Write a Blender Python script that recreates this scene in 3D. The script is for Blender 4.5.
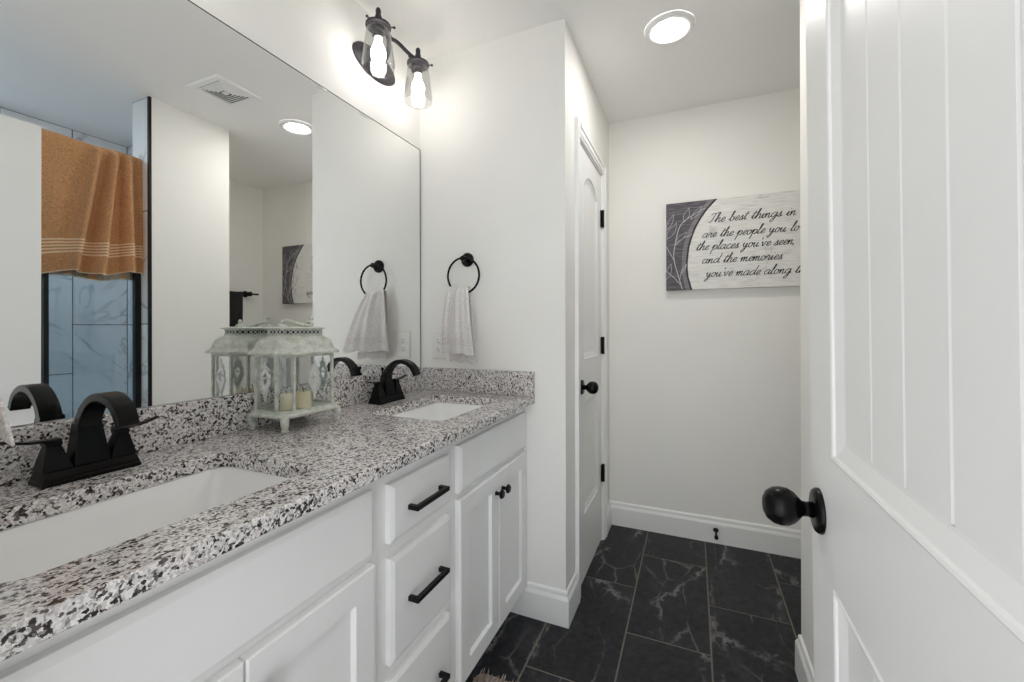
import bpy, bmesh, math, random
from mathutils import Vector, Matrix
random.seed(7)
S = bpy.context.scene
for o in list(bpy.data.objects): bpy.data.objects.remove(o, do_unlink=True)
COL = S.collection
PI = math.pi

# ------------------------------------------------------------------ camera
YAW, ROLL, FPX, V0, CH = math.radians(23.326), math.radians(-0.1274), 420.06, 327.08, 1.2009
cd = bpy.data.cameras.new('camera'); cam = bpy.data.objects.new('camera', cd); COL.objects.link(cam)
fw = Vector((-math.sin(YAW), math.cos(YAW), 0)); rt = Vector((math.cos(YAW), math.sin(YAW), 0)); up = Vector((0, 0, 1))
xc = rt*math.cos(ROLL) + up*math.sin(ROLL); yc = -rt*math.sin(ROLL) + up*math.cos(ROLL)
m = Matrix((xc, yc, -fw)).transposed().to_4x4(); m.translation = Vector((0, 0, CH)); cam.matrix_world = m
cd.sensor_fit = 'HORIZONTAL'; cd.sensor_width = 36; cd.lens = FPX/1024*36
cd.shift_y = -(341 - V0)/1024; cd.clip_start = 0.01; cd.clip_end = 50
S.camera = cam
# ------------------------------------------------------------------ world, exposure
w = bpy.data.worlds.new('world'); S.world = w; w.use_nodes = True
w.node_tree.nodes['Background'].inputs[0].default_value = (0.96, 0.98, 1.0, 1)
# soft even hallway light, plus an unseen fill lobe added behind the camera
_t = w.node_tree; _c = _t.nodes.new('ShaderNodeTexCoord'); _s = _t.nodes.new('ShaderNodeSeparateXYZ'); _t.links.new(_c.outputs['Generated'], _s.inputs[0])
def _m(op, a, b):
    q = _t.nodes.new('ShaderNodeMath'); q.operation = op
    for i, v in enumerate((a, b)):
        if hasattr(v, 'is_output'): _t.links.new(v, q.inputs[i])
        else: q.inputs[i].default_value = v
    return q.outputs[0]
HALL_BASE, FILL_LOBE = .72, 1.05
_k = _m('ADD', _m('MULTIPLY', _m('POWER', _m('MAXIMUM', _m('MULTIPLY', _s.outputs['Y'], -1.0), 0.0), 8.0), FILL_LOBE), HALL_BASE)
_t.links.new(_k, _t.nodes['Background'].inputs[1])
S.view_settings.view_transform = 'Standard'; S.view_settings.look = 'None'
S.view_settings.gamma = 1; S.view_settings.use_curve_mapping = False
S.view_settings.exposure = 0.90
S.cycles.max_bounces = 24; S.cycles.diffuse_bounces = 16; S.cycles.glossy_bounces = 10; S.cycles.transparent_max_bounces = 24
BULB, DISC, SHOWER = 9.6, 62.0, 100.0      # emission strengths of the room's own lamps

# ------------------------------------------------------------------ materials
def lin(c):
    return tuple(((x/255)/12.92 if x/255 <= .04045 else ((x/255+.055)/1.055)**2.4) for x in c) + (1,)
class NT:
    def __init__(s, name):
        s.m = bpy.data.materials.new(name); s.m.use_nodes = True; s.t = s.m.node_tree; s.n = s.t.nodes
        s.b = s.n['Principled BSDF']; s.out = s.n['Material Output']
    def new(s, typ, **kw):
        x = s.n.new(typ)
        for k, v in kw.items(): setattr(x, k, v)
        return x
    def link(s, a, b): s.t.links.new(a, b)
    def coord(s, kind='Object', scale=(1, 1, 1)):
        c = s.new('ShaderNodeTexCoord'); mp = s.new('ShaderNodeMapping'); mp.inputs['Scale'].default_value = scale
        s.link(c.outputs[kind], mp.inputs['Vector']); return mp.outputs['Vector']
    def noise(s, vec, scale, detail=4, rough=.55, dist=0):
        x = s.new('ShaderNodeTexNoise'); x.inputs['Scale'].default_value = scale; x.inputs['Detail'].default_value = detail
        x.inputs['Roughness'].default_value = rough; x.inputs['Distortion'].default_value = dist
        s.link(vec, x.inputs['Vector']); return x
    def ramp(s, fac, stops, interp='LINEAR'):
        r = s.new('ShaderNodeValToRGB'); r.color_ramp.interpolation = interp; e = r.color_ramp.elements
        while len(e) < len(stops): e.new(.5)
        for k, (p, c) in enumerate(stops):
            e[k].position = p; e[k].color = c if len(c) == 4 else (*c, 1)
        s.link(fac, r.inputs['Fac']); return r.outputs['Color']
    def mix(s, fac, a, b, mode='MIX'):
        x = s.new('ShaderNodeMix', data_type='RGBA', blend_type=mode)
        for sock, v in ((x.inputs['Factor'], fac), (x.inputs[6], a), (x.inputs[7], b)):
            if hasattr(v, 'is_output'): s.link(v, sock)
            else: sock.default_value = v
        return x.outputs[2]
    def math(s, op, a, b=0.0, clamp=False):
        x = s.new('ShaderNodeMath', operation=op); x.use_clamp = clamp
        for i, v in enumerate((a, b)):
            if hasattr(v, 'is_output'): s.link(v, x.inputs[i])
            else: x.inputs[i].default_value = v
        return x.outputs[0]
    def bump(s, height, strength=.2, dist=.002):
        x = s.new('ShaderNodeBump'); x.inputs['Strength'].default_value = strength; x.inputs['Distance'].default_value = dist
        s.link(height, x.inputs['Height']); s.link(x.outputs['Normal'], s.b.inputs['Normal'])
    def base(s, v):
        if hasattr(v, 'is_output'): s.link(v, s.b.inputs['Base Color'])
        else: s.b.inputs['Base Color'].default_value = v
def plain(name, rgb, rough=.5, metal=0, spec=.5, noise=0, nscale=30, bump=0, bscale=200):
    t = NT(name); t.b.inputs['Roughness'].default_value = rough; t.b.inputs['Metallic'].default_value = metal
    t.b.inputs['Specular IOR Level'].default_value = spec
    c = lin(rgb)
    if noise:
        v = t.coord(); n = t.noise(v, nscale)
        lo = tuple(x*(1-noise) for x in c[:3]); hi = tuple(min(1, x*(1+noise)) for x in c[:3])
        t.base(t.ramp(n.outputs['Fac'], [(.3, lo), (.7, hi)]))
    else: t.base(c)
    if bump:
        v2 = t.coord(); t.bump(t.noise(v2, bscale).outputs['Fac'], bump, .001)
    return t.m
M = {}
M['wall'] = plain('wall_paint', (241, 240, 236), .6, spec=.3, noise=.012, nscale=3, bump=.05, bscale=350)
M['ceiling'] = plain('ceiling_paint', (245, 244, 242), .8, spec=.2, noise=.01, nscale=3, bump=.05, bscale=300)
M['trim'] = plain('trim_paint', (242, 242, 241), .35, noise=.01, nscale=5)
M['door'] = plain('door_paint', (240, 240, 239), .38, noise=.01, nscale=5)
M['cabinet'] = plain('cabinet_paint', (240, 240, 239), .38, noise=.012, nscale=6)
M['gap'] = plain('dark_gap', (86, 86, 86), .9)
M['black'] = plain('oil_rubbed_bronze', (9, 8, 8), .27, metal=0, spec=.2, noise=.25, nscale=25)
M['blackmatt'] = plain('matte_black_metal', (12, 11, 12), .42, metal=0, spec=.25, noise=.15, nscale=40)
M['blackframe'] = plain('black_shower_metal', (16, 15, 16), .4, metal=.3, noise=.1)
M['iron'] = plain('dark_iron', (58, 55, 60), .5, metal=.4, noise=.2, nscale=30)
M['porcelain'] = plain('porcelain', (247, 247, 246), .12, noise=.005)
M['chrome'] = plain('chrome', (200, 200, 200), .15, metal=1, noise=.02)
M['plastic'] = plain('white_plastic', (236, 235, 230), .35, noise=.006)
M['slot'] = plain('slot_black', (30, 30, 30), .8)
M['galleryshade'] = plain('gallery_shade_teal', (62, 72, 70), .6, noise=.1)  # tone for the shade behind the lantern lattice
M['silver'] = plain('silver_white_metal', (214, 215, 212), .4, metal=.3, noise=.08, nscale=60)
M['candle'] = plain('candle_wax', (233, 222, 190), .5, noise=.04, nscale=20)
M['wick'] = plain('wick', (40, 34, 30), .9)
t = NT('mirror_glass'); t.b.inputs['Metallic'].default_value = 1; t.b.inputs['Roughness'].default_value = 0
t.base((.90, .91, .905, 1)); M['mirror'] = t.m
M['mirroredge'] = plain('mirror_edge', (70, 72, 70), .3, metal=.5)
def thin_glass(name, tint, ior=1.45, boost=1.0):
    t = NT(name); t.n.remove(t.b)
    tr = t.new('ShaderNodeBsdfTransparent'); tr.inputs[0].default_value = tint
    gl = t.new('ShaderNodeBsdfGlossy'); gl.inputs['Roughness'].default_value = 0.0
    lw = t.new('ShaderNodeLayerWeight'); lw.inputs['Blend'].default_value = .5
    f = t.math('ADD', t.math('MULTIPLY', t.math('POWER', lw.outputs['Facing'], 4.0), .6*boost), .04*boost**1.35, True)
    mx = t.new('ShaderNodeMixShader'); t.link(f, mx.inputs[0]); t.link(tr.outputs[0], mx.inputs[1]); t.link(gl.outputs[0], mx.inputs[2])
    t.link(mx.outputs[0], t.out.inputs['Surface']); return t.m
M['glass'] = thin_glass('lantern_glass', (.95, .97, .97, 1))
M['lampglass'] = thin_glass('lamp_glass', (.93, .93, .93, 1), 1.5, 1.3)
M['showerglass'] = thin_glass('blue_shower_glass', (.72, .85, .92, 1), 1.5, 2.6)
def emitter(name, col, strength):
    t = NT(name); t.base((1, 1, 1, 1)); t.b.inputs['Emission Color'].default_value = (*col, 1)
    t.b.inputs['Emission Strength'].default_value = strength; return t.m
M['bulb'] = emitter('lit_bulb', (1, .95, .90), BULB)
M['disc'] = emitter('lit_diffuser', (1, .97, .93), DISC)
M['showerdisc'] = emitter('lit_cool_diffuser', (.72, .88, 1.0), SHOWER)
# granite
t = NT('granite'); v = t.coord()
nz = t.noise(v, 170, 3); warp = t.mix(.006, v, nz.outputs['Color'], 'ADD')
vo = t.new('ShaderNodeTexVoronoi', feature='SMOOTH_F1'); vo.inputs['Smoothness'].default_value = .18; vo.inputs['Scale'].default_value = 300; t.link(warp, vo.inputs['Vector'])
sep = t.new('ShaderNodeSeparateColor'); t.link(vo.outputs['Color'], sep.inputs[0])
cells = t.ramp(sep.outputs[0], [(0, lin((128, 122, 122))), (.13, lin((170, 164, 163))), (.26, lin((208, 198, 195))), (.38, lin((222, 219, 217))), (.58, lin((240, 238, 236))), (.90, lin((192, 188, 188)))])
vd = t.new('ShaderNodeTexVoronoi', feature='SMOOTH_F1'); vd.inputs['Smoothness'].default_value = .22; vd.inputs['Scale'].default_value = 225; t.link(warp, vd.inputs['Vector'])
sd = t.new('ShaderNodeSeparateColor'); t.link(vd.outputs['Color'], sd.inputs[0])
big = t.noise(v, 60, 2)
thr = t.math('ADD', sd.outputs[1], t.math('MULTIPLY', big.outputs['Fac'], .7))
fine = t.noise(v, 420, 2); thr = t.math('ADD', thr, t.math('MULTIPLY', t.math('SUBTRACT', fine.outputs['Fac'], .5), .35)); dark = t.math('MULTIPLY', t.math('SUBTRACT', .65, thr), 12, True)
dcol = t.ramp(sd.outputs[2], [(0, lin((28, 26, 27))), (.45, lin((52, 46, 46))), (.75, lin((92, 84, 82)))])
t.base(t.mix(dark, cells, dcol)); t.b.inputs['Roughness'].default_value = .16; M['granite'] = t.m
# floor slate tile
t = NT('slate_tile'); at = t.new('ShaderNodeAttribute'); at.attribute_name = 'tile_id'
v = t.coord(); off = t.new('ShaderNodeVectorMath', operation='ADD'); t.link(v, off.inputs[0])
cx = t.new('ShaderNodeCombineXYZ'); t.link(at.outputs['Fac'], cx.inputs[0]); t.link(at.outputs['Fac'], cx.inputs[2]); t.link(cx.outputs[0], off.inputs[1])
vv = off.outputs[0]
n1 = t.noise(vv, 5, 8, .65); n2 = t.noise(vv, 38, 6, .7)
bc = t.ramp(n1.outputs['Fac'], [(.28, lin((13, 14, 18))), (.5, lin((22, 23, 28))), (.72, lin((46, 47, 53)))])
bc = t.mix(.5, bc, t.ramp(n2.outputs['Fac'], [(.3, lin((12, 13, 17))), (.75, lin((70, 70, 74)))]))
def cracks(scale, rot, jag, width, g0):
    mp = t.new('ShaderNodeMapping'); mp.inputs['Scale'].default_value = scale; mp.inputs['Rotation'].default_value = (0, 0, rot); t.link(vv, mp.inputs['Vector'])
    wn = t.noise(vv, 16, 7, .7); wv = t.mix(jag, mp.outputs['Vector'], wn.outputs['Color'], 'ADD')
    q = t.new('ShaderNodeTexVoronoi', feature='DISTANCE_TO_EDGE'); q.inputs['Scale'].default_value = 1; t.link(wv, q.inputs['Vector'])
    ln_ = t.math('SUBTRACT', 1, t.math('MULTIPLY', q.outputs['Distance'], width), True)
    return t.math('MULTIPLY', ln_, t.math('MULTIPLY', t.math('SUBTRACT', t.noise(vv, 5.5, 3).outputs['Fac'], g0), 7, True))
st = t.new('ShaderNodeMapping'); st.inputs['Scale'].default_value = (1, .38, 1); t.link(vv, st.inputs['Vector'])
n5 = t.noise(st.outputs['Vector'], 9, 10, .78, .3); n6 = t.noise(vv, 2.4, 2)
sm = t.math('MULTIPLY', t.math('SUBTRACT', n5.outputs['Fac'], .50), 5.0, True)
sm = t.math('MULTIPLY', sm, t.math('MULTIPLY', t.math('SUBTRACT', n6.outputs['Fac'], .40), 4, True))
bc = t.mix(t.math('MULTIPLY', sm, .42), bc, lin((112, 110, 112)))
bc = t.mix(t.math('MULTIPLY', cracks((3.4, 1.2, 1), .10, .28, 40, .47), .62), bc, lin((160, 158, 158)))
bc = t.mix(t.math('MULTIPLY', cracks((7, 2.6, 1), 1.25, .20, 40, .48), .5), bc, lin((140, 136, 132)))
t.base(bc); t.b.inputs['Roughness'].default_value = .42; t.b.inputs['Specular IOR Level'].default_value = .25; t.bump(n2.outputs['Fac'], .18, .002); M['slate'] = t.m
M['grout'] = plain('tan_grout', (120, 112, 102), .9, noise=.15, nscale=40)
# marble
t = NT('marble_tile'); at = t.new('ShaderNodeAttribute'); at.attribute_name = 'tile_id'
v = t.coord(); off = t.new('ShaderNodeVectorMath', operation='ADD'); t.link(v, off.inputs[0])
cx = t.new('ShaderNodeCombineXYZ'); t.link(at.outputs['Fac'], cx.inputs[0]); t.link(at.outputs['Fac'], cx.inputs[1]); t.link(cx.outputs[0], off.inputs[1])
n1 = t.noise(off.outputs[0], 1.9, 6, .55, .9); n2 = t.noise(off.outputs[0], 3, 3)
vein = t.math('SUBTRACT', 1, t.math('MULTIPLY', t.math('ABSOLUTE', t.math('SUBTRACT', n1.outputs['Fac'], .5)), 60), True)
vein = t.math('MULTIPLY', vein, t.math('MULTIPLY', t.math('SUBTRACT', n2.outputs['Fac'], .42), 5, True))
t.base(t.mix(t.math('MULTIPLY', vein, .75), t.ramp(n1.outputs['Fac'], [(.3, lin((222, 223, 225))), (.7, lin((240, 240, 240)))]), lin((120, 122, 126))))
t.b.inputs['Roughness'].default_value = .2; M['marble'] = t.m
M['darkgrout'] = plain('dark_grout', (70, 72, 74), .9)
M['pan'] = plain('blue_grey_shower_pan', (120, 150, 170), .5, noise=.1)  # unseen shower floor, blue chosen to bounce cool light onto the ceiling
# lantern metal
t = NT('distressed_metal'); v = t.coord(); n1 = t.noise(v, 45, 6, .7); n2 = t.noise(v, 130, 4)
c = t.ramp(n1.outputs['Fac'], [(.28, lin((158, 166, 154))), (.42, lin((190, 195, 184))), (.6, lin((214, 216, 208)))])
c = t.mix(t.math('MULTIPLY', t.math('SUBTRACT', n2.outputs['Fac'], .64), 5, True), c, lin((128, 122, 104)))
t.base(c); t.b.inputs['Roughness'].default_value = .55; M['lantern'] = t.m
# cloth
def terry(name, rgb, stripes=None, bscale=900, bs=.6, nsc=260):
    t = NT(name); uvv = t.coord('UV'); v = t.coord()
    n = t.noise(v, nsc, 3, .75); n2 = t.noise(v, 12, 3); c = lin(rgb)
    col = t.ramp(n.outputs['Fac'], [(.32, tuple(x*.60 for x in c[:3])), (.68, tuple(min(1, x*1.30) for x in c[:3]))])
    col = t.mix(.25, col, t.ramp(n2.outputs['Fac'], [(.3, tuple(x*.8 for x in c[:3])), (.7, tuple(min(1, x*1.15) for x in c[:3]))]))
    if stripes:
        sx = t.new('ShaderNodeSeparateXYZ'); t.link(uvv, sx.inputs[0]); tot = None
        for a, b in stripes[0]:
            q = t.math('MULTIPLY', t.math('GREATER_THAN', sx.outputs[1], a), t.math('LESS_THAN', sx.outputs[1], b))
            tot = q if tot is None else t.math('ADD', tot, q)
        col = t.mix(tot, col, lin(stripes[1]))
    t.base(col); t.b.inputs['Roughness'].default_value = .95; t.b.inputs['Specular IOR Level'].default_value = .1
    t.b.inputs['Sheen Weight'].default_value = .25
    t.bump(t.noise(v, bscale, 2).outputs['Fac'], bs, .002); return t.m
M['orange'] = terry('orange_terry', (206, 154, 108), ([(.090, .098), (.106, .113), (.121, .128), (.136, .143), (.151, .158), (0, .006)], (242, 216, 182)), 420, 1.0, 130)
M['whitecloth'] = terry('white_terry', (231, 225, 223), ([(.040, .044), (.050, .054), (.060, .064)], (214, 206, 203)))
M['charcoal'] = terry('charcoal_terry', (46, 45, 47))
M['shag'] = plain('shag_pile', (160, 146, 136), .95, noise=.35, nscale=60)

# ------------------------------------------------------------------ mesh helpers
def box(bm, x0, x1, y0, y1, z0, z1):
    vs = [bm.verts.new((x, y, z)) for z in (z0, z1) for y in (y0, y1) for x in (x0, x1)]
    for f in ((0, 2, 3, 1), (4, 5, 7, 6), (0, 1, 5, 4), (2, 6, 7, 3), (0, 4, 6, 2), (1, 3, 7, 5)):
        bm.faces.new([vs[i] for i in f])
    return vs
def loops(bm, rings, close=True, cap0=False, cap1=False):
    vr = [[bm.verts.new(p) for p in r] for r in rings]
    n = len(vr[0])
    for a, b in zip(vr, vr[1:]):
        for i in range(n if close else n-1):
            j = (i+1) % n; bm.faces.new((a[i], a[j], b[j], b[i]))
    if cap0: bm.faces.new(list(reversed(vr[0])))
    if cap1: bm.faces.new(vr[-1])
    return vr
def basis(ax):
    ax = Vector(ax).normalized(); h = Vector((0, 0, 1)) if abs(ax.z) < .9 else Vector((1, 0, 0))
    a = h.cross(ax).normalized(); return a, ax.cross(a).normalized(), ax
def lathe(bm, c, prof, axis=(0, 0, 1), n=24, sx=1, sy=1, cap0=True, cap1=True):
    a, b, ax = basis(axis); c = Vector(c)
    rings = [[c + ax*h + (a*math.cos(2*PI*k/n)*sx + b*math.sin(2*PI*k/n)*sy)*r for k in range(n)] for r, h in prof]
    loops(bm, rings, True, cap0, cap1)
def catmull(pts, sub=6, closed=False):
    P = [Vector(p) for p in pts]; out = []; n = len(P)
    for i in range(n if closed else n-1):
        p0 = P[(i-1) % n] if closed or i > 0 else P[0]*2-P[1]
        p1, p2 = P[i], P[(i+1) % n]; p3 = P[(i+2) % n] if closed or i+2 < n else P[-1]*2-P[-2]
        for k in range(sub):
            t = k/sub
            out.append(.5*((2*p1)+(p2-p0)*t+(2*p0-5*p1+4*p2-p3)*t*t+(3*p1-p0-3*p2+p3)*t**3))
    if not closed: out.append(P[-1])
    return out
def tube(bm, pts, r, n=10, closed=False):
    P = [Vector(p) for p in pts]; m = len(P); rings = []; pa = None
    for i in range(m):
        d = (P[(i+1) % m]-P[i-1]) if closed else (P[min(i+1, m-1)]-P[max(i-1, 0)])
        d.normalize()
        if pa is None: a, b, _ = basis(d)
        else:
            a = (pa - d*pa.dot(d)); a = a.normalized() if a.length > 1e-6 else basis(d)[0]; b = d.cross(a)
        pa = a; rr = r[i] if isinstance(r, (list, tuple)) else r
        rings.append([P[i]+(a*math.cos(2*PI*k/n)+b*math.sin(2*PI*k/n))*rr for k in range(n)])
    if closed: loops(bm, rings+[rings[0]], True); bmesh.ops.remove_doubles(bm, verts=bm.verts, dist=1e-6)
    else: loops(bm, rings, True, True, True)
def bar(bm, pts, wdir, wid, thk):
    """flat bar swept along pts; wdir is the constant width direction"""
    P = [Vector(p) for p in pts]; wd = Vector(wdir).normalized(); rings = []
    for i in range(len(P)):
        d = (P[min(i+1, len(P)-1)]-P[max(i-1, 0)]).normalized(); nn = d.cross(wd).normalized()
        ww = wid[i] if isinstance(wid, (list, tuple)) else wid; tt = thk[i] if isinstance(thk, (list, tuple)) else thk
        rings.append([P[i]+wd*ww*a/2+nn*tt*b/2 for a, b in ((-1, -1), (1, -1), (1, 1), (-1, 1))])
    loops(bm, rings, True, True, True)
def sphere(bm, c, r, sx=1, sy=1, sz=1, u=16, v=10):
    mt = Matrix.Translation(c) @ Matrix.Diagonal((r*sx, r*sy, r*sz, 1)); bmesh.ops.create_uvsphere(bm, u_segments=u, v_segments=v, radius=1, matrix=mt)
def rrect(x0, x1, y0, y1, z, r, n=5):
    out = []
    for cx_, cy_, a0 in ((x1-r, y1-r, 0), (x0+r, y1-r, 90), (x0+r, y0+r, 180), (x1-r, y0+r, 270)):
        for k in range(n+1):
            a = math.radians(a0+90*k/n); out.append((cx_+r*math.cos(a), cy_+r*math.sin(a), z))
    return out
def obj(name, bm, mat, parent=None, smooth=False, bevel=0, recalc=True, solid=0, sub=0):
    if recalc: bmesh.ops.recalc_face_normals(bm, faces=bm.faces)
    me = bpy.data.meshes.new(name); bm.to_mesh(me); bm.free()
    mats = mat if isinstance(mat, (list, tuple)) else [mat]
    for q in mats: me.materials.append(M[q])
    o = bpy.data.objects.new(name, me); COL.objects.link(o)
    if parent is not None:
        o.parent = parent
    if smooth:
        for p in me.polygons: p.use_smooth = True
        if smooth == 'auto': me.set_sharp_from_angle(angle=math.radians(38))
    if solid:
        md = o.modifiers.new('solid', 'SOLIDIFY'); md.thickness = solid; md.offset = 0
    if sub:
        md = o.modifiers.new('sub', 'SUBSURF'); md.levels = sub; md.render_levels = sub
    if bevel:
        md = o.modifiers.new('bevel', 'BEVEL'); md.width = bevel; md.segments = 2; md.limit_method = 'ANGLE'
    return o
def tag(o, label, cat, group=None):
    o['label'] = label; o['category'] = cat
    if group: o['group'] = group
    return o
def thing(name, label, cat, loc=(0, 0, 0), rz=0, group=None):
    o = bpy.data.objects.new(name, None); o.empty_display_size = .05; COL.objects.link(o)
    o.location = loc; o.rotation_euler = (0, 0, rz); return tag(o, label, cat, group)
def struct(name, bm, mat, bevel=0, smooth=False):
    o = obj(name, bm, mat, None, smooth, bevel); o['kind'] = 'structure'; return o
def B(*boxes):
    bm = bmesh.new()
    for b in boxes: box(bm, *b)
    return bm
def dup(root, loc, rz, label, group=None):
    r = root.copy(); COL.objects.link(r); r.location = loc; r.rotation_euler = (0, 0, rz); r['label'] = label
    if group: r['group'] = group
    for ch in list(root.children):
        c = ch.copy(); COL.objects.link(c); c.parent = r
        for g in ch.children:
            d = g.copy(); COL.objects.link(d); d.parent = c
    return r

# ------------------------------------------------------------------ room dimensions (metres)
XM, YE, XA, YB, ZC, XR = -1.1748, 1.6382, -.4722, 2.5977, 2.4431, 1.2402
XP, YP1, YP2, YN = .3396, 1.3047, 1.7218, .130
# ------------------------------------------------------------------ shell
struct('wall_left', B((XM-.1, XM, 0, YE+.1, 0, ZC)), 'wall')
struct('wall_nook', B((XM, XA-.1, YE, YE+.1, 0, ZC)), 'wall')
CD0, CD1, CDH = 1.850, 2.370, 2.052
struct('wall_closet', B((XA-.1, XA, YE, CD0, 0, ZC), (XA-.1, XA, CD1, YB, 0, ZC), (XA-.1, XA, CD0, CD1, CDH, ZC)), 'wall')
struct('wall_back', B((XA-.1, XR+.1, YB, YB+.1, 0, ZC)), 'wall')
struct('wall_right', B((XR, XR+.1, 0, YB, 0, ZC)), 'wall')
struct('wall_front', B((XM, -.545, 0, YN, 0, ZC), (.222, XR, 0, YN, 0, ZC), (-.545, .222, 0, YN, 2.06, ZC)), 'wall')
struct('wall_partition', B((XP, .49, YP1, YP2, 0, ZC), (.49, XR, 1.614, YP2, 0, ZC)), 'wall')
struct('ceiling', B((XM-.1, XR+.1, 0, YB+.1, ZC, ZC+.08)), 'ceiling')

def tiled(name, rects, tmat, gmat, P, gap, lift, bev=.0008):
    """rects (u0,u1,v0,v1) in the panel's own plane; P maps (u, v, n) to the room. One mesh: grout bed and tiles."""
    bm = bmesh.new(); lay = bm.faces.layers.float.new('tile_id')
    U0, U1 = min(r[0] for r in rects), max(r[1] for r in rects); W0, W1 = min(r[2] for r in rects), max(r[3] for r in rects)
    f = bm.faces.new([bm.verts.new(P(*q, 0)) for q in ((U0, W0), (U1, W0), (U1, W1), (U0, W1))]); f.material_index = 1
    g = gap/2
    for u0, u1, v0, v1 in rects:
        u0 += g; u1 -= g; v0 += g; v1 -= g; rid = random.random()*40
        lo = [bm.verts.new(P(a, b, 0)) for a, b in ((u0, v0), (u1, v0), (u1, v1), (u0, v1))]
        e = bev; hi = [bm.verts.new(P(a, b, lift)) for a, b in ((u0+e, v0+e), (u1-e, v0+e), (u1-e, v1-e), (u0+e, v1-e))]
        fs = [bm.faces.new(hi)] + [bm.faces.new((lo[i], lo[(i+1) % 4], hi[(i+1) % 4], hi[i])) for i in range(4)]
        for q in fs: q[lay] = rid
    o = obj(name, bm, [tmat, gmat], recalc=False); o['kind'] = 'structure'; return o
# floor: running-bond slate, columns along the room
rects = []
k0 = -.550
for k in range(-3, 7):
    x0 = k0 + .3045*k; x1 = x0 + .3045
    off = 2.0 if k % 2 == 0 else 2.3075
    for j in range(-8, 3):
        y0 = off + .6125*j; y1 = y0 + .6125
        a, b, c, d = max(x0, XM), min(x1, XR), max(y0, -.02), min(y1, YB)
        if b-a > .01 and d-c > .01: rects.append((a, b, c, d))
tiled('floor', rects, 'slate', 'grout', lambda u, v, n: (u, v, n-.0010), .0055, .0010)
# marble tile lining the shower
def col_rects(cols, h=.6108):
    out = []
    for u0, u1, zo in cols:
        z = zo - 6*h
        while z < ZC:
            a, b = max(0, z), min(ZC, z+h)
            if b-a > .01: out.append((u0, u1, a, b))
            z += h
    return out
edges = [1.604, 1.326, 1.026, .721, .416, .13]
tiled('wall_shower_back', col_rects([(b, a, 1.222 if i % 2 == 0 else .917) for i, (a, b) in enumerate(zip(edges, edges[1:]))]), 'marble', 'darkgrout', lambda u, v, n: (XR-.010-n, u, v), .005, .001)
tiled('wall_shower_end', col_rects([(.505, .80, 1.222), (.80, 1.10, .917), (1.10, XR-.011, 1.222)]), 'marble', 'darkgrout', lambda u, v, n: (u, 1.605-n, v), .005, .001)
tiled('wall_shower_jamb', col_rects([(XP+.012, .503, 1.222)]), 'marble', 'darkgrout', lambda u, v, n: (u, YP1-.004-n, v), .005, .001)
tiled('wall_shower_return', col_rects([(YP1-.004, 1.604, .917)]), 'marble', 'darkgrout', lambda u, v, n: (.503+n, u, v), .005, .001)
tiled('wall_shower_front', col_rects([(.36, .66, 1.222), (.66, .96, .917), (.96, XR-.011, 1.222)]), 'marble', 'darkgrout', lambda u, v, n: (u, YN+.004+n, v), .005, .001)
struct('trim_1', B((XP-.003, XP+.013, YP1-.008, YP1+.004, 0, ZC)), 'blackframe')
struct('trim_2', B((.36, .50, YN, YP1-.008, 0, .10)), 'marble')
struct('trim_3', B((.50, XR-.012, YN+.006, 1.603, 0, .03)), 'pan')

# ------------------------------------------------------------------ baseboards
def baseboard(name, path, side):
    prof = [(-.002, .140), (.001, .139), (.006, .135), (.008, .130), (.0085, .118), (.012, .112), (.0155, .104), (.0155, 0), (-.002, 0)]
    P = [Vector((x, y)) for x, y in path]; n = len(P); nor = []
    for i in range(n-1):
        d = (P[i+1]-P[i]).normalized(); nor.append(Vector((-d.y, d.x))*side)
    rings = []
    for i in range(n):
        if i == 0: q = nor[0]
        elif i == n-1: q = nor[-1]
        else:
            q = nor[i-1]+nor[i]; q = q/ (1+nor[i-1].dot(nor[i]))
        rings.append([(P[i].x+q.x*o, P[i].y+q.y*o, z) for o, z in prof])
    bm = bmesh.new(); loops(bm, rings, True, True, True); return struct(name, bm, 'trim')
baseboard('baseboard_left', [(-.716, YE), (XA, YE), (XA, 1.785)], -1)
baseboard('baseboard_back', [(XA, YB), (XR, YB)], -1)
baseboard('baseboard_right', [(XR, YB-.016), (XR, YP2+.016)], -1)
baseboard('baseboard_partition', [(XR, YP2), (XP, YP2), (XP, YP1+.006)], -1)
baseboard('baseboard_closet', [(XA, 2.447), (XA, YB-.016)], -1)

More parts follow.
